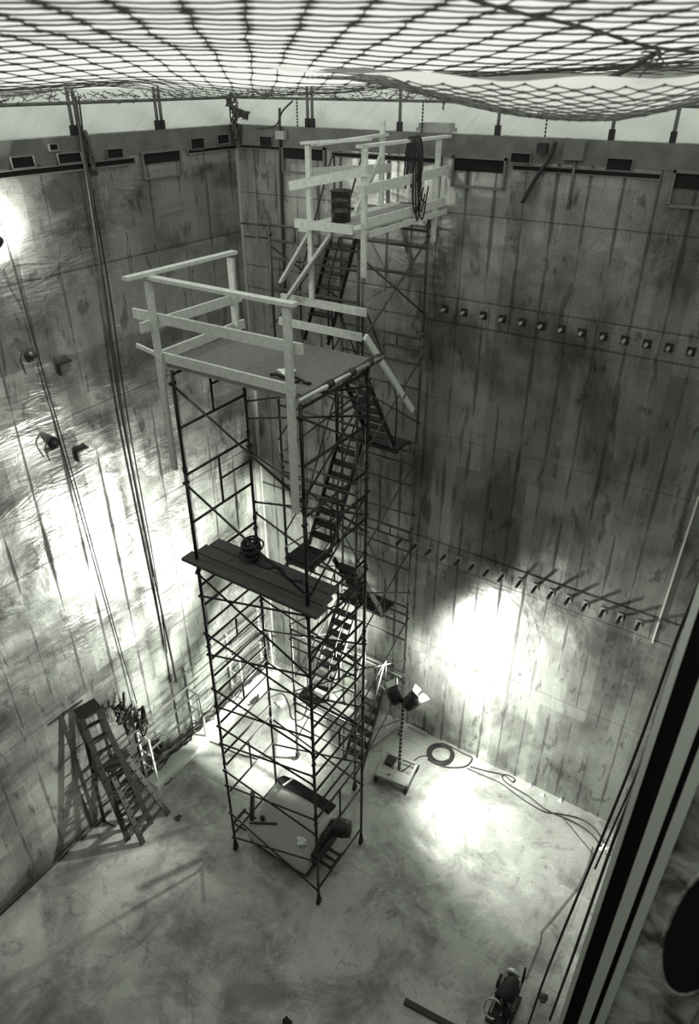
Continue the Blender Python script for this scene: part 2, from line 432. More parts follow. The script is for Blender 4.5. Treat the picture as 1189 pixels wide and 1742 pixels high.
# ---------------------------------------------------------------- safety nets
def net(name, a, bdir, s_list, t_list, zf, mat, r, label, clip, jit=.006):
    rd = random.Random(len(label)); a = Vector(a); bdir = Vector(bdir); C0 = Vector(CAM_C); C0.z = 0
    P = {}
    for i, s in enumerate(s_list):
        for j, t in enumerate(t_list):
            p = C0 + a*s + bdir*t + Vector((rd.uniform(-1,1), rd.uniform(-1,1), 0))*jit*2
            if clip(p): P[i, j] = Vector((p.x, p.y, zf(s, t)+rd.uniform(-1,1)*jit*.5))
    vs = []; fs = []
    def seg(p, q, sg, rr):
        d = (q-p); 
        u = Vector((0,0,1)); x = d.cross(u).normalized()*rr; y = x.cross(d).normalized()*rr
        mid = (p+q)/2 - Vector((0,0,sg)); o = len(vs)
        for c, k in ((p, 1.55), (p.lerp(mid, .35), .8), (mid, .75), (q.lerp(mid, .35), .8), (q, 1.55)):
            vs.extend([c+x*k, c+y*k, c-x*k, c-y*k])
        for e in range(4):
            for k in range(4):
                k2 = (k+1) % 4; fs.append((o+e*4+k, o+e*4+k2, o+e*4+4+k2, o+e*4+4+k))
    for (i, j), p in P.items():
        q = P.get((i+1, j))
        if q: seg(p, q, 0.0, r*(1+.25*rd.random()))
        q = P.get((i, j+1))
        if q: seg(p, q, .002, r*(1+.25*rd.random()))
    b = MB(); b.add(vs, fs, True)
    return b.build(name, mat, label=label, cat='net')
A1 = (-.643, .766, 0); B1 = (.766, .643, 0)
def z1(s, t):
    gg = -.0175 + .092*math.exp(-(s-2.2)/1.9)
    rip = .006*math.sin(t*2.1+s*.5)*min(1, s/4) + .0045*math.sin(t*.9-1.2*s+1)*math.exp(-((s-4)/3)**2)
    left = -.012*math.exp(-((t+2.6)/1.0)**2)*math.exp(-((s-3.6)/1.1)**2)
    return 12.738 + s*(gg+rip+left)
S1 = [1.35]
while S1[-1] < 15: S1.append(S1[-1]+.13+.10*max(0, S1[-1]-2.4))
T1 = [-8+.17*i for i in range(90)]
net('safety_net', A1, B1, S1, T1, z1, M['rope'], .0034, 'large dark rope safety net stretched over the pit', lambda p: -.2 < p.x < 9.9 and p.y < .12)
A2 = (-.299, .954, 0); B2 = (.954, .299, 0)
def z2(s, t):
    l = t/1.1; k = (s-4.9)/1.6
    return 12.735 - .21*max(0, 1-l*l)*max(0, 1-k*k) + .10*max(0, t-.2)
ca, sa = math.cos(.7), math.sin(.7)
A3 = Vector(A2)*ca + Vector(B2)*sa; B3 = Vector(B2)*ca - Vector(A2)*sa
def z3(s, t):
    p = A3*s + B3*t; return z2(p.dot(Vector(A2)), p.dot(Vector(B2)))
def clip3(p):
    q = p - Vector((CAM_C[0], CAM_C[1], 0)); return 3.4 < q.dot(Vector(A2)) < 6.5 and -1.25 < q.dot(Vector(B2)) < 1.9
net('safety_net', A3, B3, [1.5+.095*i for i in range(64)], [-6+.095*i for i in range(100)], z3, M['rope2'], .0034,
    'pale sagging belly of a second net hanging at the upper right', clip3)
rows = []
for i in range(23):
    s_ = 3.45+.14*i
    rows.append([Vector(CAM_C)*1 + Vector(A2)*s_ + Vector(B2)*(-1.55+.1*j) + V(0, 0, z2(s_, -1.55+.1*j)+.03-CAM_C[2]+.012*math.sin(j*.9+i*.7)) for j in range(34)])
b = MB(); b.grid(rows)
b.build('tarp', M['tarp2'], label='white sheet bulging down behind the sagging net at upper right', cat='tarp')
def pr_net(u, v, s):                       # a point at horizontal distance s in the direction seen at (u,v)
    r = ray(u, v); k = s/math.hypot(r[0], r[1]); return Vector(CAM_C+r*k)
b = MB(); b.tube(smoothpts([pr_net(700, -30, 2.3), pr_net(870, 18, 2.8), pr_net(1000, 48, 3.1), pr_net(1110, 80, 3.4), pr_net(1230, 92, 3.7)], 8), .006, 7)
b.build('edge_rope', M['rope'], label='thick dark edge rope crossing the net at upper right', cat='rope')
b = MB(); b.tube(smoothpts([pr_net(640, 138, 4.6), pr_net(780, 148, 4.5), pr_net(935, 157, 4.3), pr_net(1040, 130, 4.0), pr_net(1120, 88, 3.5)], 8), .011, 7)
for u, v, s in ((935,157,4.3),(970,152,4.2),(1048,128,4.0),(1118,88,3.5),(835,152,4.4),(760,147,4.5)):
    p = pr_net(u, v, s)
    for k in range(7):
        b.tube(wob(p, p+Vector((random.uniform(-.06,.06), random.uniform(-.06,.06), random.uniform(-.12,.03))), 3, .01, 0, k), .004, 4)
b.build('edge_rope', M['rope'], label='frayed rope hem curving along the lower edge of the net', cat='rope')
# netting gathered on the rails
b = MB(); rd = random.Random(3)
for k in range(190):
    x = k*.05
    b.tube(wob((x, .06, 12.44+rd.uniform(0,.14)), (x+rd.uniform(-.3,.35), .05, 12.42+rd.uniform(0,.16)), 3, .03, .03, k), .005, 4)
    if k < 188: b.tube(wob((-.06, -x, 12.44+rd.uniform(0,.14)), (-.05, -x+rd.uniform(-.3,.35), 12.42+rd.uniform(0,.16)), 3, .03, .03, k+100), .005, 4)
b.build('gathered_netting', M['rope'], label='loose netting bunched along the pipe rails', cat='net', kind='stuff')
# ropes tied in the corner
for k, (p, q, lab) in enumerate((((.05,-.1,12.5),(.12,-.12,11.75),'knotted rope end hanging in the far corner'),
      ((.02,-.2,12.46),(.35,-.06,12.2),'slack rope draped from the corner rail'))):
    b = MB()
    for i in range(8): b.tube(wob(p, q, 9, .075, .1 if k else 0, i+k*9), .014, 5)
    b.build('tied_rope', M['rope'], label=lab, cat='rope')
b = MB(); b.tube(smoothpts([(.5,-.04,12.0),(.9,-.04,12.05),(1.05,-.04,12.25),(1.25,-.02,12.4)], 6), .014, 6)
b.build('slack_rope', M['rope'], label='slack rope looping up to the back pipe rail near the corner', cat='rope')

# ---------------------------------------------------------------- scaffold towers
def caster(root, x, y, top=.42):
    st = MB(); st.tube([(x, y, .17), (x, y, top)], .016, 8); st.box((x-.03, y-.035, .14), (x+.03, y+.035, .18))
    st.box((x-.036, y-.03, .055), (x-.026, y+.03, .16)); st.box((x+.026, y-.03, .055), (x+.036, y+.03, .16))
    o = st.build('caster', M['dark'], root)
    MB().lathe([(.0,-.022),(.06,-.022),(.072,-.012),(.072,.012),(.06,.022),(0,.022)], (x, y, .073), (1,0,0), 18).build('wheel', M['black'], o)
PR = .024
def frame(root, P, Q, z0, z1, kind):
    P = Vector(P); Q = Vector(Q); b = MB()
    def pt(t, z): return Vector((P.x+(Q.x-P.x)*t, P.y+(Q.y-P.y)*t, z))
    for t in (0, 1):
        b.tube([pt(t, z0+.02), pt(t, z1)], PR, 8); b.tube([pt(t, z0-.0), pt(t, z0+.07)], PR*1.35, 8)
        b.lathe([(0,-.03),(.03,-.03),(.03,.03),(0,.03)], pt(t, z1-.16), ((Q.x-P.x),(Q.y-P.y),0), 8)
    H = z1-z0
    if kind == 'walk':
        rungs = [z1-.05, z1-H*.55]
        b.tube([pt(.5, z1-.05), pt(.5, z1-H*.55)], PR*.75, 8)
        b.tube([pt(.5, z1-H*.28), pt(1, z1-H*.28)], PR*.7, 8)
    elif kind == 'ladder':
        rungs = [z1-.05, z1-H*.30, z1-H*.56, z1-H*.82]
        b.tube([pt(.5, z1-.05), pt(.5, z1-H*.30)], PR*.7, 8)
    elif kind == 'base':
        rungs = [z1-.05, z1-H*.34, z0+.28]
        b.tube([pt(.5, z1-.05), pt(.5, z1-H*.34)], PR*.7, 8)
    else:
        rungs = [z1-.04, z1-.24, z1-.48, z1-.9]
        b.tube([pt(.3, z1-.04), pt(.3, z1-.24)], PR*.6, 6); b.tube([pt(.7, z1-.04), pt(.7, z1-.24)], PR*.6, 6)
    for z in rungs: b.tube([pt(0, z), pt(1, z)], PR*.8, 8)
    return b.build('scaffold_frame', M['stair' if kind == 'stair' else 'pipe'], root)
A_, B_, C_, D_ = (2.70,-4.55), (4.65,-4.53), (4.65,-3.13), (2.66,-3.22)
tw = thing('scaffold_tower', 'tall dark pipe scaffold tower on casters carrying the plywood deck', 'scaffold', (3.67,-3.85,0))
lev = [.2, 2.45, 3.9, 5.35, 6.8, 8.25, 9.66]
for i in range(6):
    kd = 'base' if i == 0 else ('ladder' if i < 4 else 'walk')
    for P, Q in ((A_, D_), (B_, C_)): frame(tw, P, Q, lev[i], lev[i+1], kd)
for P in (A_, B_, C_, D_): caster(tw, *P)
def brace(root, p, q, r=.016, mat='pipe'):
    b = MB(); b.tube([p, q], r, 7)
    for e in (p, q): b.lathe([(0,-.02),(.022,-.02),(.022,.02),(0,.02)], e, (0,1,0), 8)
    return b.build('cross_brace', M[mat], root)
for za, zb in ((9.5,8.45),(8.1,7.05),(6.62,5.62),(6.2,6.7),(5.48,5.04),(5.05,5.62),(4.31,4.04),(3.91,4.37),(3.45,3.3),(3.02,3.51),(2.33,2.05),(1.93,2.44),(1.16,.46),(.42,1.3)):
    brace(tw, (A_[0], A_[1]-.035, za), (B_[0], B_[1]-.035, zb))
for za, zb in ((8.77,9.4),(8.5,9.0),(7.1,7.5),(6.9,6.1),(7.95,7.2),(5.2,4.6),(4.5,5.1),(3.75,3.2),(3.1,3.7),(2.3,1.7),(1.6,2.3)):
    brace(tw, (D_[0], D_[1]+.035, za), (C_[0], C_[1]+.035, zb))
for zb, zc in ((9.5,8.6),(8.5,9.4),(7.0,7.9),(5.9,6.6)):
    brace(tw, (B_[0]+.03, B_[1], zb), (C_[0]+.03, C_[1], zc), .014)

E_, C2, F_, H_ = (2.4,-2.17), (3.88,-2.17), (3.95,-.38), (2.4,-.38)
st = thing('stair_tower', 'dark scaffold stair tower by the back wall with zigzag flights', 'scaffold', (3.15,-1.27,0))
lv2 = [.18, 1.95, 3.72, 5.5, 7.35, 9.2, 11.02]
for i in range(6):
    for P, Q in ((E_, C2), (H_, F_)): frame(st, P, Q, lv2[i], lv2[i+1], 'stair')
    for P, Q in ((C2, F_), (E_, H_)):
        o = .03 if P is C2 else -.03
        brace(st, (P[0]+o, P[1], lv2[i+1]-.3), (Q[0]+o, Q[1], lv2[i]+.35), .014, 'stair')
        brace(st, (P[0]+o, P[1], lv2[i]+.35), (Q[0]+o, Q[1], lv2[i+1]-.3), .014, 'stair')
for i in (1, 2, 3, 4):
    MB().tube([(E_[0], E_[1]-.03, lv2[i]+.1), (C2[0], C2[1]-.03, lv2[i+1]-.4)], .013, 7).build('cross_brace', M['pipe'], st)
for P in (E_, C2, F_, H_): caster(st, *P, top=.4)
def flight(x0, x1, ya, za, yb, zb, n=9):
    b = MB()
    for x in (x0, x1): b.bar((x, ya, za), (x, yb, zb), .03, .09)
    o = b.build('stair_stringer', M['pipe'], st)
    for k in range(1, n):
        t = k/n; y = ya+(yb-ya)*t; z = za+(zb-za)*t
        MB().box((x0+.01, y-.085, z-.012), (x1-.01, y+.085, z+.012)).build('stair_tread', M['pipe'], o)
    b = MB()
    for x in (x0-.03, x1+.03):
        d = Vector((0, yb-ya, zb-za)); 
        p0 = Vector((x, ya, za))+Vector((0,0,.05)); p1 = Vector((x, yb, zb))
        b.tube(smoothpts([p0, p0+Vector((0,0,.75)), p0+d*.2+Vector((0,0,.86)), p0+d*.8+Vector((0,0,.86)), p1+Vector((0,0,.78)), p1+Vector((0,0,.05))], 5), .013, 6)
    b.build('stair_handrail', M['pipe'], st)
flight(3.35, 3.80, -1.75, .15, -.95, 1.85, 7)
flight(2.62, 3.08, -1.95, 1.95, -.85, 3.62)
flight(3.20, 3.66, -.85, 3.72, -1.85, 5.45)
flight(2.66, 3.12, -1.85, 5.55, -.85, 7.3)
flight(3.30, 3.76, -.85, 7.4, -1.9, 9.15)
flight(2.66, 3.10, -1.8, 9.3, -.9, 10.95)
def landing(x0, x1, y0, y1, z):
    b = MB(); b.box((x0, y0, z-.02), (x1, y1, z+.015))
    b.bar((x0, y0, z-.04), (x1, y0, z-.04), .04, .06); b.bar((x0, y1, z-.04), (x1, y1, z-.04), .04, .06)
    b.build('landing', M['dark'], st)
landing(2.46, 3.84, -2.1, -1.85, 1.92); landing(2.62, 3.66, -.82, -.42, 3.68)
landing(2.5, 3.12, -2.32, -1.82, 5.5); landing(2.85, 3.84, -.82, -.42, 7.34); landing(3.0, 3.84, -2.12, -1.9, 9.18)
MB().tube([(1.9,-2.17,10.95),(2.4,-2.17,10.97)], .016, 7).tube([(2.4,-2.17,10.8),(1.95,-2.17,10.78)], .014, 7).build('outrigger', M['pipe'], st)

# ---------------------------------------------------------------- lower tower: deck, guard rail, planks
dk = thing('plywood_deck', 'broad plywood deck on top of the nearer scaffold tower', 'platform', (3.65,-3.8,9.7))
MB().box((2.6, -4.5, 9.745), (4.66, -3.08, 9.765)).build('plywood', M['ply'], dk)
for y in (-4.47, -3.8, -3.12): MB().bar((2.58, y, 9.705), (4.70, y, 9.705), .05, .08).build('joist', M['oldwood'], dk)
def board(p, q, w=.035, h=.11, name='board', parent=None, mat='wood', up=(0,0,1)):
    b = MB(); b.bar(p, q, w, h, up); return b.build(name, M[mat], parent)
gr = thing('guard_rail', 'pale lumber guard rail around the lower plywood deck', 'railing', (3.4,-4.1,9.75))
Y1 = -4.62
for (x, y, z0, z1) in ((2.60, Y1-.01, 8.3, 10.74), (4.60, Y1-.01, 8.3, 10.74), (2.60, -3.22, 9.0, 10.74)):
    b = MB(); b.bar((x, y, z0), (x, y, z1), .09, .045, (0,1,0)); b.build('rail_post', M['wood'], gr)
board((2.42, Y1, 10.775), (4.70, Y1, 10.775), .10, .04, 'top_rail', gr)
board((2.60, -4.95, 10.82), (2.60, -3.13, 10.80), .10, .04, 'top_rail', gr)
board((2.20, Y1+.05, 10.29), (4.74, Y1+.05, 10.31), .035, .12, 'mid_rail', gr)
board((2.55, -4.80, 10.22), (2.55, -3.02, 10.20), .035, .12, 'mid_rail', gr)
board((2.52, Y1+.05, 9.82), (4.62, Y1+.05, 9.83), .035, .12, 'toe_board', gr)
board((2.55, -4.58, 9.82), (2.55, -3.0, 9.83), .035, .12, 'toe_board', gr)
board((2.1, Y1+.1, 9.86), (2.5, Y1+.1, 9.80), .03, .05, 'batten', gr)
for k, (z, lab) in enumerate(((9.68, 'lower of the two boards nailed across the stair tower behind the plywood deck'), (10.03, 'upper of the two boards nailed across the stair tower behind the plywood deck'))):
    b = MB(); b.bar((2.55+.06*k, -2.23, z), (3.98+.07*k, -2.23, z), .035, .11); b.build('board', M['wood'], label=lab, cat='board')
b = MB(); b.bar((4.02, -2.2, 9.69), (4.02, -.72, 8.07), .045, .09); o = b.build('leaning_board', M['white'], label='pale squared timber slanting down from the deck corner', cat='board')
MB().bar((4.02, -1.06, 8.45), (4.02, -1.035, 8.42), .05, .098).build('tape_band', M['black'], o)
MB().tube([(4.70,-4.62,9.74),(4.74,-2.95,9.76)], .026, 9).build('outrigger_pipe', M['galv'], label='pale pipe clamped along the right edge of the plywood deck', cat='pipe')
for y in (-4.05, -3.6, -3.2, -3.0):
    MB().lathe([(0,-.05),(.05,-.05),(.055,0),(.05,.05),(0,.05)], (4.71, y, 9.75), (0,1,0), 10).build('pipe_clamp', M['dark'], D.objects['outrigger_pipe'])
def lump(name, c, r, mat, label, cat, seed, squash=.5, n=14):
    rd = random.Random(seed); b = MB(); prof = []
    ph = [rd.uniform(0, 6.28) for _ in range(8)]
    rows = []
    for i in range(n+1):
        th = math.pi*i/n
        row = []
        for j in range(n*2+1):
            f = 2*math.pi*(j % (n*2))/(n*2)
            k = 1+.22*math.sin(3*f+ph[0]+2*th)+.16*math.sin(5*f+ph[1]-3*th)+.12*math.sin(7*th+ph[2]+f)
            row.append((c[0]+r*k*math.sin(th)*math.cos(f), c[1]+r*k*math.sin(th)*math.sin(f), max(c[2]+.003, c[2]+r*squash*(1+k*math.cos(th))*.75)))
        rows.append(row)
    b.grid(rows); return b.build(name, M[mat], label=label, cat=cat)
lump('rag', at(487, 637, 2, 9.77), .085, 'rag', 'white crumpled rag on the plywood deck', 'rag', 4)
p = at(460, 640, 2, 9.77); q = at(528, 655, 2, 9.77)
b = MB(); b.tube(wob(p+V(0,0,.02), q+V(0,0,.02), 9, .022, 0, 5), .018, 7); b.tube(wob(p+V(.1,.02,.02), q+V(-.2,.05,.02), 9, .03, 0, 6), .015, 7)
b.build('dark_hose', M['black'], label='short dark hose lying by the front edge of the plywood deck', cat='hose')
p = at(421, 580, 2, 9.77); MB().box((p.x-.05, p.y-.03, 9.767), (p.x+.05, p.y+.03, 9.775)).build('paper_scrap', M['rag'], label='small white paper scrap at the far left of the plywood deck', cat='paper')
for k, (y0, y1) in enumerate(((-4.66,-4.44), (-4.42,-4.20), (-4.18,-3.98))):
    lab = ('dark scaffold plank nearest the camera of the three halfway up the tower', 'middle dark scaffold plank of the three halfway up the tower', 'rearmost dark scaffold plank of the three halfway up the tower')[k]
    MB().box((2.50+.05*k, y0, 6.80+.0), (4.88-.06*k, y1, 6.845)).build('scaffold_plank', M['dkwood'], label=lab, cat='plank', group='planks halfway up the scaffold')
rd = random.Random(8); b = MB(); c = at(428, 948, 2, 6.86)
for k in range(16):
    r = rd.uniform(.07, .17); ox, oy = rd.uniform(-.05,.05), rd.uniform(-.05,.05); tl = rd.uniform(-.5,.5)
    b.tube([(c.x+ox+math.cos(a*.449)*r, c.y+oy+math.sin(a*.449)*r*.8, 6.87+rd.uniform(0,.01)+.013*k+.05*math.sin(a*.449+tl)+.04) for a in range(14)], .013, 6, closed=True)
b.tube(smoothpts([(c.x, c.y, 6.9), (c.x+.3, c.y-.1, 6.865), (c.x+.5, c.y+.02, 6.865), (c.x+.75, c.y-.12, 6.865), (c.x+.95, c.y-.05, 6.865)], 6), .012, 6)
b.build('cable_heap', M['black'], label='heap of black cable on the planks halfway up the tower', cat='cable')

# ---------------------------------------------------------------- upper platform
ud = thing('upper_platform', 'small high board platform on top of the stair tower', 'platform', (3.6,-1.3,11.05))
for k in range(4):
    x0 = 3.16+.205*k
    MB().box((x0, -2.42+.04*(k % 2), 11.045), (x0+.195, -.12, 11.085)).build('deck_board', M['wood' if k % 3 == 0 else 'oldwood'], ud)
for y in (-2.2, -.4): MB().bar((2.95 if y < -1 else 3.1, y, 11.0), (4.02, y, 11.0), .05, .09).build('bearer', M['wood'], ud)
ug = thing('guard_rail', 'pale lumber guard rail around the small high platform', 'railing', (3.6,-1.3,11.1))
for x, y, z0, z1 in ((3.19,-2.28,10.1,12.0), (4.03,-2.28,10.5,12.0), (4.03,-.36,10.64,11.98), (3.2,-.5,11.1,12.2)):
    b = MB(); b.bar((x, y, z0), (x, y, z1), .07, .045, (0,1,0)); b.build('rail_post', M['wood'], ug)
board((3.10,-2.28,12.02), (4.10,-2.28,12.10), .09, .035, 'top_rail', ug)
board((3.98,-2.33,12.02), (4.02,.04-.08,12.01), .09, .035, 'top_rail', ug)
board((3.22,-2.2,12.0), (3.2,-.4,12.02), .09, .035, 'top_rail', ug)
board((2.92,-2.33,11.52), (4.08,-2.33,11.76), .03, .11, 'mid_rail', ug)
board((4.08,-2.40,11.55), (4.08,-.10,11.59), .03, .12, 'mid_rail', ug)
board((3.21,-2.22,11.68), (3.23,-.3,11.58), .03, .12, 'mid_rail', ug)
board((3.08,-2.46,11.10), (3.98,-2.46,11.10), .03, .11, 'toe_board', ug)
board((4.07,-2.33,11.16), (4.07,-.14,11.17), .03, .11, 'toe_board', ug)
board((4.10,-2.25,11.03), (4.10,-.14,11.04), .03, .07, 'toe_board', ug)
board((3.18,-2.24,11.0), (2.64,-2.26,10.25), .035, .09, 'strut', ug, up=(0,1,0))
board((3.60,-2.36,11.02), (2.80,-2.36,10.06), .035, .09, 'strut', ug, up=(0,1,0))
board((3.3,-1.35,11.1), (3.24,-.6,11.75), .035, .08, 'strut', ug)
dr = thing('drum', 'dark open metal drum standing on the small high platform', 'drum', (3.46,-1.95,11.087))
MB().lathe([(0,.003),(.125,.003),(.13,.01),(.13,.12),(.137,.125),(.13,.13),(.13,.25),(.137,.255),(.13,.26),(.13,.36),(.14,.37),(.14,.385),(.122,.385),(.122,.02),(0,.02)], (3.46,-1.95,11.087), n=28).build('shell', simple('drum_metal', .06, .22, .7, .3, 8), dr)
MB().tube([(3.46+.14*math.cos(a/3), -1.95+.14*math.sin(a/3), 11.46) for a in range(19)], .008, 6, closed=True).build('rim_band', M['black'], dr)
for k in range(6):
    x, y = 4.04, -1.2+.05*k
    lab = 'black cables draped over the high guard rail'
    b = MB(); L = .9+.12*math.sin(k*2.1)
    b.tube(smoothpts([(x-.07, y, 12.04-L*.6), (x-.06, y+.02, 11.9), (x-.0, y, 12.065), (x+.07, y-.01, 11.85), (x+.075, y+.05*math.sin(k), 12.04-L*.8), (x+.08, y+.1, 12.04-L), (x+.085, y+.17, 12.08-L*.8)], 6), .011, 6)
    b.build('hanging_cable', M['black'], label='black cable looped over the high guard rail with others', cat='cable', group='cables looped over the high guard rail')
# crate on the rim
cr = thing('wooden_crate', 'low wooden crate on the back rim beside a post', 'crate', (3.75,.14,ZT+.02))
MB().box((3.45,.02,ZT+.02), (4.0,.25,ZT+.07)).box((3.48,.04,ZT+.07), (3.97,.23,ZT+.13)).build('box', M['oldwood'], cr)

# ---------------------------------------------------------------- floodlight stand
bx, by = 4.47, -1.35
ls = thing('light_stand', 'wheeled stand with two black hooded floodlights on the floor', 'floodlight', (bx, by, 0))
b = MB()
cs = [(4.12,-1.72), (4.80,-1.62), (4.72,-1.02), (4.04,-1.12)]
for i in range(4): b.bar((*cs[i], .19), (*cs[(i+1) % 4], .19), .05, .06)
b.bar((4.46,-1.67,.2), (4.38,-1.07,.2), .05, .05); b.build('base_frame', M['grey'], ls)
MB().add([(4.14,-1.70,.222),(4.78,-1.60,.222),(4.75,-1.38,.222),(4.11,-1.48,.222),(4.14,-1.70,.2),(4.78,-1.60,.2),(4.75,-1.38,.2),(4.11,-1.48,.2)],
    [(0,1,2,3),(7,6,5,4),(0,4,5,1),(1,5,6,2),(2,6,7,3),(3,7,4,0)]).build('tray', M['grey'], ls)
for x, y in cs:
    MB().lathe([(0,-.03),(.07,-.03),(.08,-.015),(.08,.015),(.07,.03),(0,.03)], (x, y, .082), (1,.1,0), 16).build('wheel', M['black'], ls)
MB().tube([(bx, by, .2), (bx+.01, by, 2.25)], .032, 10).build('pole', M['dark'], ls)
for k in range(14): MB().lathe([(0,-.014),(.042,-.014),(.042,.014),(0,.014)], (bx+.003, by, .5+.12*k), n=10).build('cable_tie', M['grey'], ls)
MB().bar((bx-.22, by-.02, 2.25), (bx+.24, by+.02, 2.25), .04, .04).build('cross_bar', M['dark'], ls)
for s, ax in ((-1, Vector((-.72,.38,.62))), (1, Vector((.40,.75,.58)))):
    ax.normalize(); c = Vector((bx+.19*s, by+.02*s, 2.32))
    o = MB().lathe([(0,-.20),(.09,-.20),(.14,-.13),(.155,.03),(.16,.15),(.148,.15),(.142,.03),(.11,-.09),(0,-.12)], c, ax, 24).build('lamp_hood', M['black'], ls)
    MB().lathe([(0,0.09),(.135,.095),(.135,.08),(0,.08)], c, ax, 20).build('lamp_glass', M['glow'], o)
    o2 = MB(); a0 = ax.orthogonal().normalized(); b0 = ax.cross(a0)
    for q in range(3):
        d = (a0*math.cos(q*math.pi/2+.4)+b0*math.sin(q*math.pi/2+.4)); e = ax.cross(d)
        p0 = c+ax*.14+d*.13
        o2.add([p0-e*.08, p0+e*.08, p0+e*.10+ax*.13+d*.05, p0-e*.10+ax*.13+d*.05, p0-e*.08+d*.004, p0+e*.08+d*.004, p0+e*.10+ax*.13+d*.054, p0-e*.10+ax*.13+d*.054],
               [(0,1,2,3),(7,6,5,4),(0,4,5,1),(1,5,6,2),(2,6,7,3),(3,7,4,0)])
    o2.build('barn_door', M['white'], o)
MB().box((4.15,-1.42,.222), (4.32,-1.2,.30)).build('ballast_box', M['black'], ls)
def point(name, loc, e, r):
    l = D.lights.new(name, 'POINT'); l.energy = e; l.shadow_soft_size = r; l.color = (1, .995, .93)
    o = D.objects.new(name, l); COL.objects.link(o); o.location = loc; return o
def spot(name, loc, aim, e, ang, blend, r=.09):
    l = D.lights.new(name, 'SPOT'); l.energy = e; l.spot_size = math.radians(ang); l.spot_blend = blend; l.shadow_soft_size = r; l.color = (1, .995, .93)
    o = D.objects.new(name, l); COL.objects.link(o); o.location = loc
    o.rotation_euler = Vector(aim).to_track_quat('-Z', 'Y').to_euler()
spot('lamp_light', (bx-.42, by+.16, 2.60), (-1, -.25, -.02), LAMP_L, 142, .55)
spot('lamp_light', (bx+.40, by+.06, 2.58), (.55, .70, -.35), LAMP_R, 168, .5)

# a third floodlight clamped high on the left wall at the photo's edge
fl = thing('clamp_light', 'small floodlight clamped high on the left wall at the photo edge', 'floodlight', (.1,-4.95,10.9))
MB().bar((.0,-4.95,10.98), (.16,-4.95,10.98), .03, .03).build('bracket', M['dark'], fl)
o = MB().lathe([(0,-.1),(.06,-.1),(.1,0),(.105,.08),(.095,.08),(.08,-.04),(0,-.05)], (.2,-4.93,10.95), (-.45,.75,.35), 18).build('lamp_hood', M['black'], fl)
MB().lathe([(0,.04),(.085,.045),(.085,.03),(0,.03)], (.2,-4.93,10.95), (-.45,.75,.35), 16).build('lamp_glass', M['glow'], o)
point('lamp_light', (.17,-4.80,11.02), LAMP_TOP, .05)

# ---------------------------------------------------------------- cart under the tower
ct = thing('covered_cart', 'grey rounded covered cart parked under the scaffold tower', 'cart', (3.45,-3.75,0))
prof = [(-4.32,.16),(-4.32,.34),(-4.20,.46),(-4.04,.64),(-3.88,.86),(-3.70,1.0),(-3.52,1.04),(-3.40,.99),(-3.35,.70),(-3.34,.16)]
xs = [(2.80,.30,.90),(2.82,.62,.93),(2.88,.86,.97),(2.98,.97,1),(3.15,1,1),(3.5,1.0,1),(3.9,.98,1),(4.12,.93,.98),(4.18,.80,.95)]
rows = []
for x, hz, wy in xs:
    rows.append([(x+.0*yy, -3.85+(yy+3.85)*wy, .14+(zz-.14)*hz) for yy, zz in prof])
b = MB(); b.grid(rows)
for r in (rows[0][::-1], rows[-1]): b.add(r, [tuple(range(len(r)))])
b.build('cover', M['hood'], ct)
rowb = [(x, -3.85+(y+3.85)*1.0, z) for x, y, z in ()]
b = MB()
b.add([(2.90,-3.47,1.070),(3.10,-3.53,1.065),(4.16,-3.50,1.030),(4.16,-3.26,0.970),(3.2,-3.24,0.990),(2.95,-3.30,1.010),(2.90,-3.47,1.000),(3.10,-3.53,1.000),(4.16,-3.50,0.950),(4.16,-3.26,0.910),(3.2,-3.24,0.930),(2.95,-3.30,0.950)],
      [(0,1,2,3,4,5),(11,10,9,8,7,6)]+[(k,(k+1)%6,6+(k+1)%6,6+k)[::-1] for k in range(6)])
b.build('window_band', M['opening_shade'], ct)
MB().bar((3.12,-3.54,1.085), (3.16,-3.26,1.03), .03, .02).build('band_divider', M['white'], ct)
b = MB(); b.bar((2.74,-3.98,1.12), (2.75,-4.10,.40), .07, .05); b.build('corner_strut', M['dark'], ct)
b = MB(); b.bar((2.80,-4.20,.475), (3.34,-4.03,.665), .035, .03); b.build('front_strut', M['dark'], ct)
MB().lathe([(0,0),(.055,0),(.055,.015),(0,.015)], (3.02,-4.07,.63), (-.1,-.75,.65), 16).build('cap', M['dark'], ct)
MB().box((2.86,-4.3,.09), (4.2,-3.38,.16)).build('chassis', M['dark'], ct)
for x in (3.05, 4.0):
    for y in (-4.25, -3.42): MB().lathe([(0,-.03),(.07,-.03),(.08,0),(.07,.03),(0,.03)], (x, y, .082), (0,1,0), 14).build('wheel', M['black'], ct)
b = MB(); b.lathe([(0,-.22),(.14,-.22),(.17,-.1),(.18,.05),(.15,.2),(0,.22)], (4.36,-3.42,.62), (.9,.35,.1), 18); b.build('motor', M['dark'], ct)
b = MB(); rd = random.Random(2)
for k in range(9): b.tube(smoothpts([(4.2+rd.uniform(-.03,.1), -3.9+rd.uniform(-.3,.4), .5+rd.uniform(-.1,.25)) for _ in range(4)], 5), .02, 6)
b.box((4.19,-4.1,.25), (4.30,-3.45,.55)); b.build('engine_hoses', M['dark'], ct)
b = MB()
for y in (-3.95, -3.8, -3.65): b.bar((4.22, y, .18), (4.52, y, .18), .04, .04)
b.bar((4.52,-4.0,.18), (4.52,-3.6,.18), .04, .05); b.bar((4.22,-4.0,.18), (4.22,-3.6,.18), .04, .05); b.build('tow_rack', M['dark'], ct)
b = MB(); b.bar((2.46,-4.32,.34), (2.78,-4.3,.34), .03, .03); b.bar((2.46,-4.0,.34), (2.78,-4.0,.34), .03, .03); b.bar((2.46,-4.34,.34), (2.46,-3.96,.34), .04, .05); b.build('push_handle', M['dark'], ct)
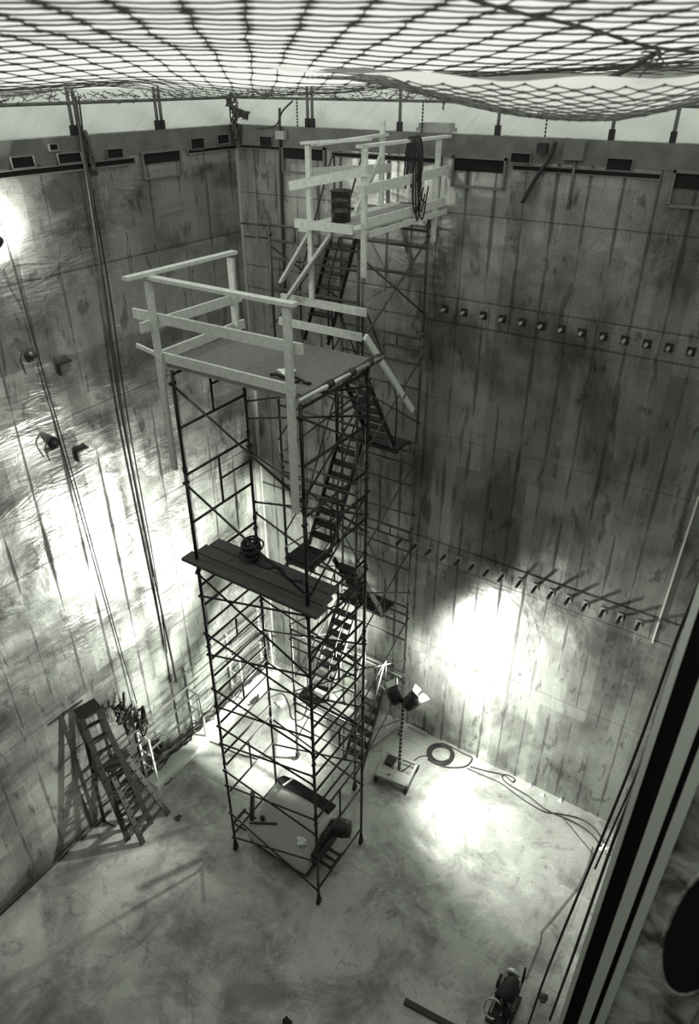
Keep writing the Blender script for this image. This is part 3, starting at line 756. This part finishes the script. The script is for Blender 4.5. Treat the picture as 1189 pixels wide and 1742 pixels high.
lump('rag', (3.93,-4.05,.62), .09, 'rag', 'white crumpled rag on the covered cart', 'rag', 9)

# ---------------------------------------------------------------- step ladders by the left wall
def stepladder(name, label, F1, F2, T1, T2, nr, mat, rear1, rear2, tread=.09, top=(.16,.05)):
    F1, F2, T1, T2, r1, r2 = [Vector(v) for v in (F1, F2, T1, T2, rear1, rear2)]
    t = thing(name, label, 'ladder', (F1+F2)/2)
    for F, T in ((F1, T1), (F2, T2)): MB().bar(F+V(0,0,.002), T, .035, .105, up=(F2-F1)).build('side_rail', M[mat], t)
    for F, T in ((r1, T1), (r2, T2)): MB().bar(F+V(0,0,.002), T+(F-T).normalized()*.02, .03, .06, up=(F2-F1)).build('rear_leg', M[mat], t)
    side = (F2-F1).normalized(); fwd = side.cross(V(0,0,1)).normalized()
    for k in range(1, nr+1):
        a = F1.lerp(T1, k/(nr+1)); b_ = F2.lerp(T2, k/(nr+1))
        MB().bar(a, b_, tread, .025).build('tread', M[mat], t)
    for k in (1, 3, 5):
        a = r1.lerp(T1, k/7); b_ = r2.lerp(T2, k/7)
        MB().bar(a, b_, .03, .03).build('rear_stretcher', M[mat], t)
    c = (T1+T2)/2; w_ = (T2-T1).length/2+.04
    MB().bar(c-side*w_+V(0,0,.02), c+side*w_+V(0,0,.02), top[0]*2, top[1]).build('top_cap', M[mat], t)
    a = F1.lerp(T1, .5); c_ = r1.lerp(T1, .5); MB().bar(a, c_, .012, .03).build('spreader', M['dark'], t)
    return t
stepladder('step_ladder', 'tall dark wooden step ladder beside the left wall', (.82,-5.57,0), (.93,-5.08,0), (.20,-5.50,3.05), (.30,-5.20,3.05), 9, 'ladder', (.10,-5.55,0), (.10,-5.05,0), .07)
stepladder('step_ladder', 'shorter dark step ladder in front of the tall one', (1.12,-5.46,0), (1.05,-4.72,0), (.44,-5.36,1.60), (.38,-4.96,1.60), 7, 'ladder', (.34,-5.36,0), (.30,-4.88,0), .08, (.15,.03))

# ---------------------------------------------------------------- pipe rack, curb and valves along the left wall
for k, (z, x) in enumerate(((1.95,.09), (1.62,.16), (1.30,.20), (.95,.26), (.55,.30))):
    y0 = (-3.4, -5.3, -5.0, -4.6, -4.5)[k]
    lab = ('highest', 'second highest', 'middle', 'second lowest', 'lowest')[k]+' of the pale pipes running along the foot of the left wall'
    MB().tube([(x, y0, z), (x, -.25, z)], .026 if k else .018, 9).build('wall_pipe', M['galv'], label=lab, cat='pipe', group='pipes along the left wall')
for k, y in enumerate((-4.35, -2.9, -1.6, -.5)):
    b = MB(); b.bar((.03, y, .02), (.03, y, 2.0), .04, .04); b.bar((.40, y, .02), (.36, y, 1.4), .035, .035)
    for z in (1.4, .9, .5): b.bar((.03, y+.02, z-.05), (.37, y+.02, z-.05), .03, .03)
    b.build('pipe_rack', M['white'], label='white upright bracket carrying the wall pipes, '+('one nearest the ladders', 'second from the ladders', 'second from the corner', 'one nearest the corner')[k], cat='bracket', group='brackets of the pipe rack')
MB().box((.14,-4.45,0), (.48,-.3,.14)).build('floor_curb', M['white'], label='long white curb on the floor below the wall pipes', cat='curb')
rd = random.Random(11)
for k, (u, v, z, lab) in enumerate(((205,1205,1.9,'dark valve cluster on the left wall just behind the short ladder'), (238,1225,1.7,'dark valve cluster at the near end of the wall pipes'), (265,1275,.6,'dark low valve beside the end of the white curb'), (478,1075,1.2,'dark valve cluster on the wall pipes at the far corner'))):
    p = at(u, v, 0, .14) if k < 3 else V(.2,-.45,1.1)
    t = thing('valve', lab, 'valve', p)
    b = MB()
    for i in range(6): b.tube(smoothpts([(max(.05, p.x+rd.uniform(-.1,.16)), p.y+rd.uniform(-.16,.16), max(.1, p.z+rd.uniform(-.3,.28))) for _ in range(4)], 4), rd.uniform(.014,.03), 7)
    b.build('hose_knot', M['dark'], t)
    MB().lathe([(0,-.06),(.05,-.06),(.07,0),(.05,.06),(0,.06)], p, (0,1,.2), 12).build('valve_body', M['dark'], t)
    MB().tube([(p.x+.1, p.y+math.cos(a*.6)*.06, p.z+math.sin(a*.6)*.06) for a in range(10)], .01, 6, closed=True).build('hand_wheel', M['dark'], t)
b = MB(); rd = random.Random(12)
for i in range(5): b.tube(wob((.3+.04*i,-4.3,.35+.12*i), (.28+.03*i,-.6,.35+.12*i), 26, .05, 0, 30+i), .016, 6)
b.build('hose_bundle', M['cable'], label='dark tangled hoses running along the wall pipes', cat='hose', kind='stuff')

# brackets and lamps fixed on the left wall
for k, (u, v, lab) in enumerate(((55,605,'dark fitting on the left wall, upper of two beside a thin cable'), (95,755,'dark fitting on the left wall, lower of two beside a thin cable'))):
    p = at(u, v, 0, .06); t = thing('wall_fitting', lab, 'fitting', p)
    MB().lathe([(0,0),(.09,0),(.07,.08),(.04,.14),(0,.14)], p-V(.06,0,0), (1,-.2,0), 12).build('housing', M['dark'], t)
    MB().bar(p+V(-.04,-.14,-.1), p+V(-.04,.06,-.1), .05, .03).build('shelf', M['galv'], t)
    MB().tube(smoothpts([p+V(0,-.1,.15), p+V(.02,-.2,.0), p+V(0,-.16,-.22)], 5), .01, 6).build('lead', M['cable'], t)
for k, (u, v) in enumerate(((110,622), (140,770))):
    p = at(u, v, 0, .03); b = MB(); b.bar(p+V(0,-.1,.05), p+V(0,.12,.05), .05, .03); b.bar(p+V(0,-.1,.05), p+V(0,-.1,-.12), .05, .03)
    b.build('angle_bracket', M['dark'], label=('small dark angle bracket on the left wall beside the upper fitting', 'small dark angle bracket on the left wall beside the lower fitting')[k], cat='bracket')

# ---------------------------------------------------------------- cables and hoses hung on the walls
def hung(name, pts, r, mat, label, cat='cable', n=7, k=6):
    b = MB(); b.tube(smoothpts(pts, k), r, n); return b.build(name, M[mat], label=label, cat=cat)
a0 = at(120, 150, 0, .06); a0 = V(.06, -3.2, 12.5)
hung('hanging_cable', [a0, at(146,290,0,.09), at(175,480,0,.07), at(205,690,0,.07), at(250,920,0,.07), at(290,1110,0,.09), at(300,1160,0,.13)], .022, 'cable', 'thick black cable hanging down the left wall from the rim')
hung('hanging_cable', [a0+V(0,.06,0), at(150,290,0,.06), at(184,480,0,.06), at(219,720,0,.06), at(262,960,0,.06), at(284,1110,0,.06)], .012, 'cable', 'thin black cable hanging close beside the thick one')
b = MB(); rd = random.Random(5)
for i in range(7): b.tube(wob((.07,-3.17+rd.uniform(-.05,.05),12.1), (.08,-3.1+rd.uniform(-.05,.05),11.55), 6, .035, 0, i), .016, 6)
b.build('rope_tangle', M['rope'], label='tangle of dark rope at the foot of the double post on the left rim', cat='rope')
hung('hanging_cable', [at(0,380,0,.04), at(30,480,0,.04), at(75,640,0,.04), at(130,830,0,.04), at(204,1100,0,.04), at(233,1197,0,.08)], .010, 'cable', 'thin cable slanting down the far left of the left wall')
hung('wall_conduit', [V(1.0,-.04,12.3), at(477,290,1,-.04), at(484,500,1,-.04), at(488,690,1,-.04)], .022, 'cable', 'dark vertical hose down the back wall behind the platforms', 'hose')
MB().box((.95,-.12,11.86), (1.12,-.03,11.98)).build('junction_box', M['grey'], label='small junction box at the top of the dark vertical hose', cat='box')
hung('hose', [V(5.6,-.10,12.02), at(935,268,1,-.09), at(910,305,1,-.09), at(888,345,1,-.09)], .028, 'cable', 'short dark hose hanging under the small box at the back rim', 'hose')
MB().box((5.35,-.1,11.86), (5.48,-.02,11.98)).build('junction_box', M['dark'], label='small dark box on the back rim band above the hanging hose', cat='box')
jb = thing('switch_box', 'pale grey switch box with a rod below it on the back rim', 'box', (5.84,-.06,11.84))
MB().box((5.72,-.1,11.80), (5.98,-.02,12.02)).build('box', M['conc'], jb); MB().tube([(5.87,-.04,11.8), (5.87,-.04,11.2)], .018, 8).build('rod', M['conc'], jb)
for k, (x, lab) in enumerate(((1.3, 'chain hanging from the rail near the corner'), (3.55, 'chain hanging from the rail above the crate'), (5.4,'chain hanging above the small dark box'))):
    b = MB()
    for i in range(9): b.lathe([(0,-.018),(.013,-.01),(.013,.01),(0,.018)], (x, .02, 12.42-i*.045), n=6)
    b.tube([(x,.02,12.44),(x,.02,12.02)], .004, 5); b.build('chain', M['dark'], label=lab, cat='chain')

# cables on the right, hanging in front of the right wall
hung('hanging_cable', [at(1230,880,1,-5.0), at(1186,1000,1,-5.0), at(1149,1092,1,-5.1), at(1085,1271,1,-5.2), at(1034,1400,1,-5.3), at(934,1643,1,-5.4), at(893,1760,1,-5.5)], .014, 'cable', 'long black cable hanging down at the right, furthest left of the three')
hung('hanging_cable', [at(1260,880,1,-6.6), at(1189,1050,1,-6.6), at(1112,1265,1,-6.6), at(1055,1400,1,-6.6), at(1010,1525,1,-6.6), at(975,1625,1,-6.6), at(935,1735,1,-6.6)], .012, 'cable', 'black cable hanging tight against the bright column edge')
hung('hanging_cable', [at(1250,880,1,-6.0), at(1183,1045,1,-6.0), at(1098,1280,1,-6.0), at(1046,1400,1,-6.0), at(1012,1478,1,-6.0)], .009, 'cable', 'thin cable hanging between the two heavier ones at the right')

# ---------------------------------------------------------------- things on the floor
def F(u, v, z=.018):
    p = at(u, v, 2, z); p.y = min(p.y, -.07); return p
def coil(c, r, n, th, seed, sq=1.0, ex=.03):
    rd = random.Random(seed); pts = []
    for k in range(n*22+1):
        t = k/22*2*math.pi; i = k//22
        rr = r*(1+.10*math.sin(i*2.3+seed)); ox = ex*math.sin(i*1.7); oy = ex*math.cos(i*2.9)
        pts.append(V(c.x+ox+math.cos(t)*rr, c.y+oy+math.sin(t)*rr*sq, th+.006+ .012*(i % 4)+.006*math.sin(t*3+i)))
    return pts
b = MB(); b.tube(coil(F(752,1278)+V(.02,-.09,0), .25, 8, .013, 1), .013, 7)
b.build('coiled_cable', M['cable'], label='coiled grey cable on the floor beside the floodlight stand', cat='cable')
hung('floor_cable', [F(735,1272), F(760,1255), F(795,1273), F(803,1290), F(790,1304), F(755,1304), F(728,1292)], .014, 'cable', 'wide loose loop of cable around the coil by the floodlight stand')
hung('floor_cable', [F(800,1304), F(830,1312), F(856,1318), F(872,1330), F(878,1318), F(866,1311), F(854,1320), F(862,1332), F(900,1355), F(930,1378), F(975,1398), F(1005,1418), F(1022,1440)], .013, 'cable', 'cable with a small loop running along the back wall to the right')
hung('floor_cable', [F(795,1307), F(825,1320), F(853,1333), F(890,1360), F(925,1380), F(950,1384), F(985,1392), F(1010,1408), F(1030,1438)], .011, 'cable', 'second floor cable curving towards the right corner')
hung('floor_cable', [F(953,1386), F(975,1412), F(998,1440), F(1010,1455)], .008, 'cable', 'thin branch cable leaving the pair near the right corner')
hung('floor_cable', [F(1008,1440), F(1000,1470), F(985,1505), F(960,1537), F(940,1562), F(921,1585), F(919,1600), F(900,1650), F(893,1665)], .007, 'cable', 'thin kinked wire running over the floor to the winch')
hung('floor_cable', [F(670,1305), F(660,1318,.24), F(690,1308), F(712,1288), F(735,1285)], .010, 'cable', 'short cable from the floodlight cart to the coil')
b = MB(); b.tube(coil(F(423,1186), .20, 7, .014, 3, .95, .05), .014, 7); b.build('coiled_cable', M['cable'], label='coiled dark hose on the floor by the white curb', cat='cable')
hung('floor_cable', [F(455,1188), F(480,1180), F(492,1200), F(497,1222), F(515,1222), F(522,1195), F(505,1178)], .012, 'cable', 'open loop of hose between the two towers')
hung('floor_cable', [F(237,1330,.02), F(255,1335), F(282,1334), F(293,1320), F(291,1300), F(285,1285)], .010, 'cable', 'thin hose curving on the floor from the end of the curb')
hung('floor_cable', [F(170,1390), F(180,1398), F(197,1406)], .012, 'cable', 'short hose on the floor under the tall ladder')
hung('floor_cable', [F(325,1255), F(360,1262), F(400,1280), F(440,1292)], .010, 'cable', 'cable lying along the floor left of the covered cart')
lump('rag', F(478,1198,.0), .10, 'rag', 'white crumpled cloth on the floor between the towers', 'rag', 21)
lump('rag', F(1030,1447,.0), .10, 'rag', 'white crumpled paper on the floor by the right wall', 'paper', 22)
for k, (u, v, lab) in enumerate(((907,1326,'small white tab on the floor by the back wall, leftmost of three'), (922,1354,'small white tab on the floor nearest the cables'), (957,1353,'small white tab on the floor by the back wall, rightmost of three'))):
    p = F(u, v, 0); b = MB(); b.add([(p.x-.05,p.y-.03,.003),(p.x+.05,p.y-.02,.003),(p.x,p.y+.05,.003),(p.x-.05,p.y-.03,.03),(p.x+.05,p.y-.02,.008),(p.x,p.y+.05,.06)], [(2,1,0),(3,4,5),(0,1,4,3),(1,2,5,4),(2,0,3,5)])
    b.build('paper_scrap', M['rag'], label=lab, cat='paper')
for k in range(5):
    y = -.25-.17*k; lab = ('white board of a low stack behind the towers, against the back wall', 'second white board from the back wall behind the towers', 'middle white board behind the towers', 'second nearest white board behind the towers', 'nearest white board of the row behind the towers')[k]
    MB().box((1.3+.12*k, y-.06, 0), (2.32, y+.06, .05+.02*(k % 2))).build('stacked_board', M['white'], label=lab, cat='board', group='white boards on the floor behind the towers')
b = MB(); b.bar(F(606,1287,.06), F(688,1224,.06), .10, .10); b.build('floor_timber', M['oldwood'], label='squared timber lying on the floor behind the floodlight stand', cat='timber')
b = MB(); b.bar(F(700,1228,.04), F(728,1249,.04), .08, .06); b.build('floor_timber', M['oldwood'], label='short timber on the floor at the foot of the back wall', cat='timber')
b = MB(); b.bar(F(688,1703,.03), F(790,1758,.03), .09, .06); b.build('floor_timber', M['ladder'], label='dark plank lying on the floor at the bottom of the photo', cat='timber')
lump('cap', F(488,1741,.0), .07, 'black', 'small dark round object on the floor at the bottom edge', 'debris', 30, .5)
lump('grit_pile', F(303,1392,.0), .06, 'dark', 'small dark lump on the floor between ladders and tower', 'debris', 31, .2)
MB().tube([(.02+.03,-8.3,.02), (.05,-5.3,.02)], .018, 7).build('floor_pipe', M['dark'], label='thin pipe along the foot of the left wall, near end', cat='pipe')
for k, (z, r) in enumerate(((1.48,.022), (1.60,.018))):
    MB().tube([(1.2,-.12,z), (3.8,-.12,z)], r, 8).build('wall_pipe', M['galv'], label=('lower', 'upper')[k]+' of the two pipes low on the back wall behind the stair tower', cat='pipe', group='pipes low on the back wall')

# winch at the bottom right
wc = thing('winch', 'dark hoist machine with hoses at the bottom of the photo', 'machine', (8.12,-4.35,0))
MB().box((7.92,-4.62,.02), (8.3,-4.02,.10)).build('base', M['dark'], wc)
b = MB(); b.lathe([(0,-.2),(.13,-.2),(.15,-.17),(.15,.1),(.12,.2),(0,.22)], (8.1,-4.18,.36), (.15,.95,.1), 20); b.build('motor', M['black'], wc)
b = MB(); b.lathe([(0,-.03),(.10,-.03),(.12,.0),(.08,.05),(0,.06)], (8.06,-3.92,.40), (-.1,.95,.2), 18); b.build('end_cap', M['galv'], wc)
b = MB(); b.bar((7.96,-4.5,.1), (7.96,-4.0,.5), .03, .04); b.bar((8.26,-4.5,.1), (8.22,-4.0,.5), .03, .04); b.build('stand_frame', M['grey'], wc)
MB().tube([(8.23,-4.1,.3), (8.24,-3.98,.55), (8.22,-3.9,.72)], .022, 7).build('lever', M['dark'], wc)
MB().tube([(8.0+.14*math.cos(a*.35), -4.58+.1*math.sin(a*.35), .42+.1*math.sin(a*.35)) for a in range(18)], .016, 7, closed=True).build('hand_wheel', M['galv'], wc)
rd = random.Random(17)
for k in range(5):
    b = MB(); b.tube(smoothpts([(8.1+rd.uniform(-.08,.08),-4.35,.38), (8.1+rd.uniform(-.12,.2),-4.5,.55), (8.15+rd.uniform(-.1,.15),-4.7,.3), (8.15+rd.uniform(-.2,.2),-4.95,.03)], 6), .017, 7); b.build('hose', M['black'], wc)
lump('grit_pile', F(923,1697,.0), .07, 'dark', 'dark debris patch on the floor right of the hoist machine', 'debris', 41, .15)
MB().box((8.0-.12,-4.12,.10), (7.98-.12+.1,-3.98,.32)).build('control_box', M['black'], wc)
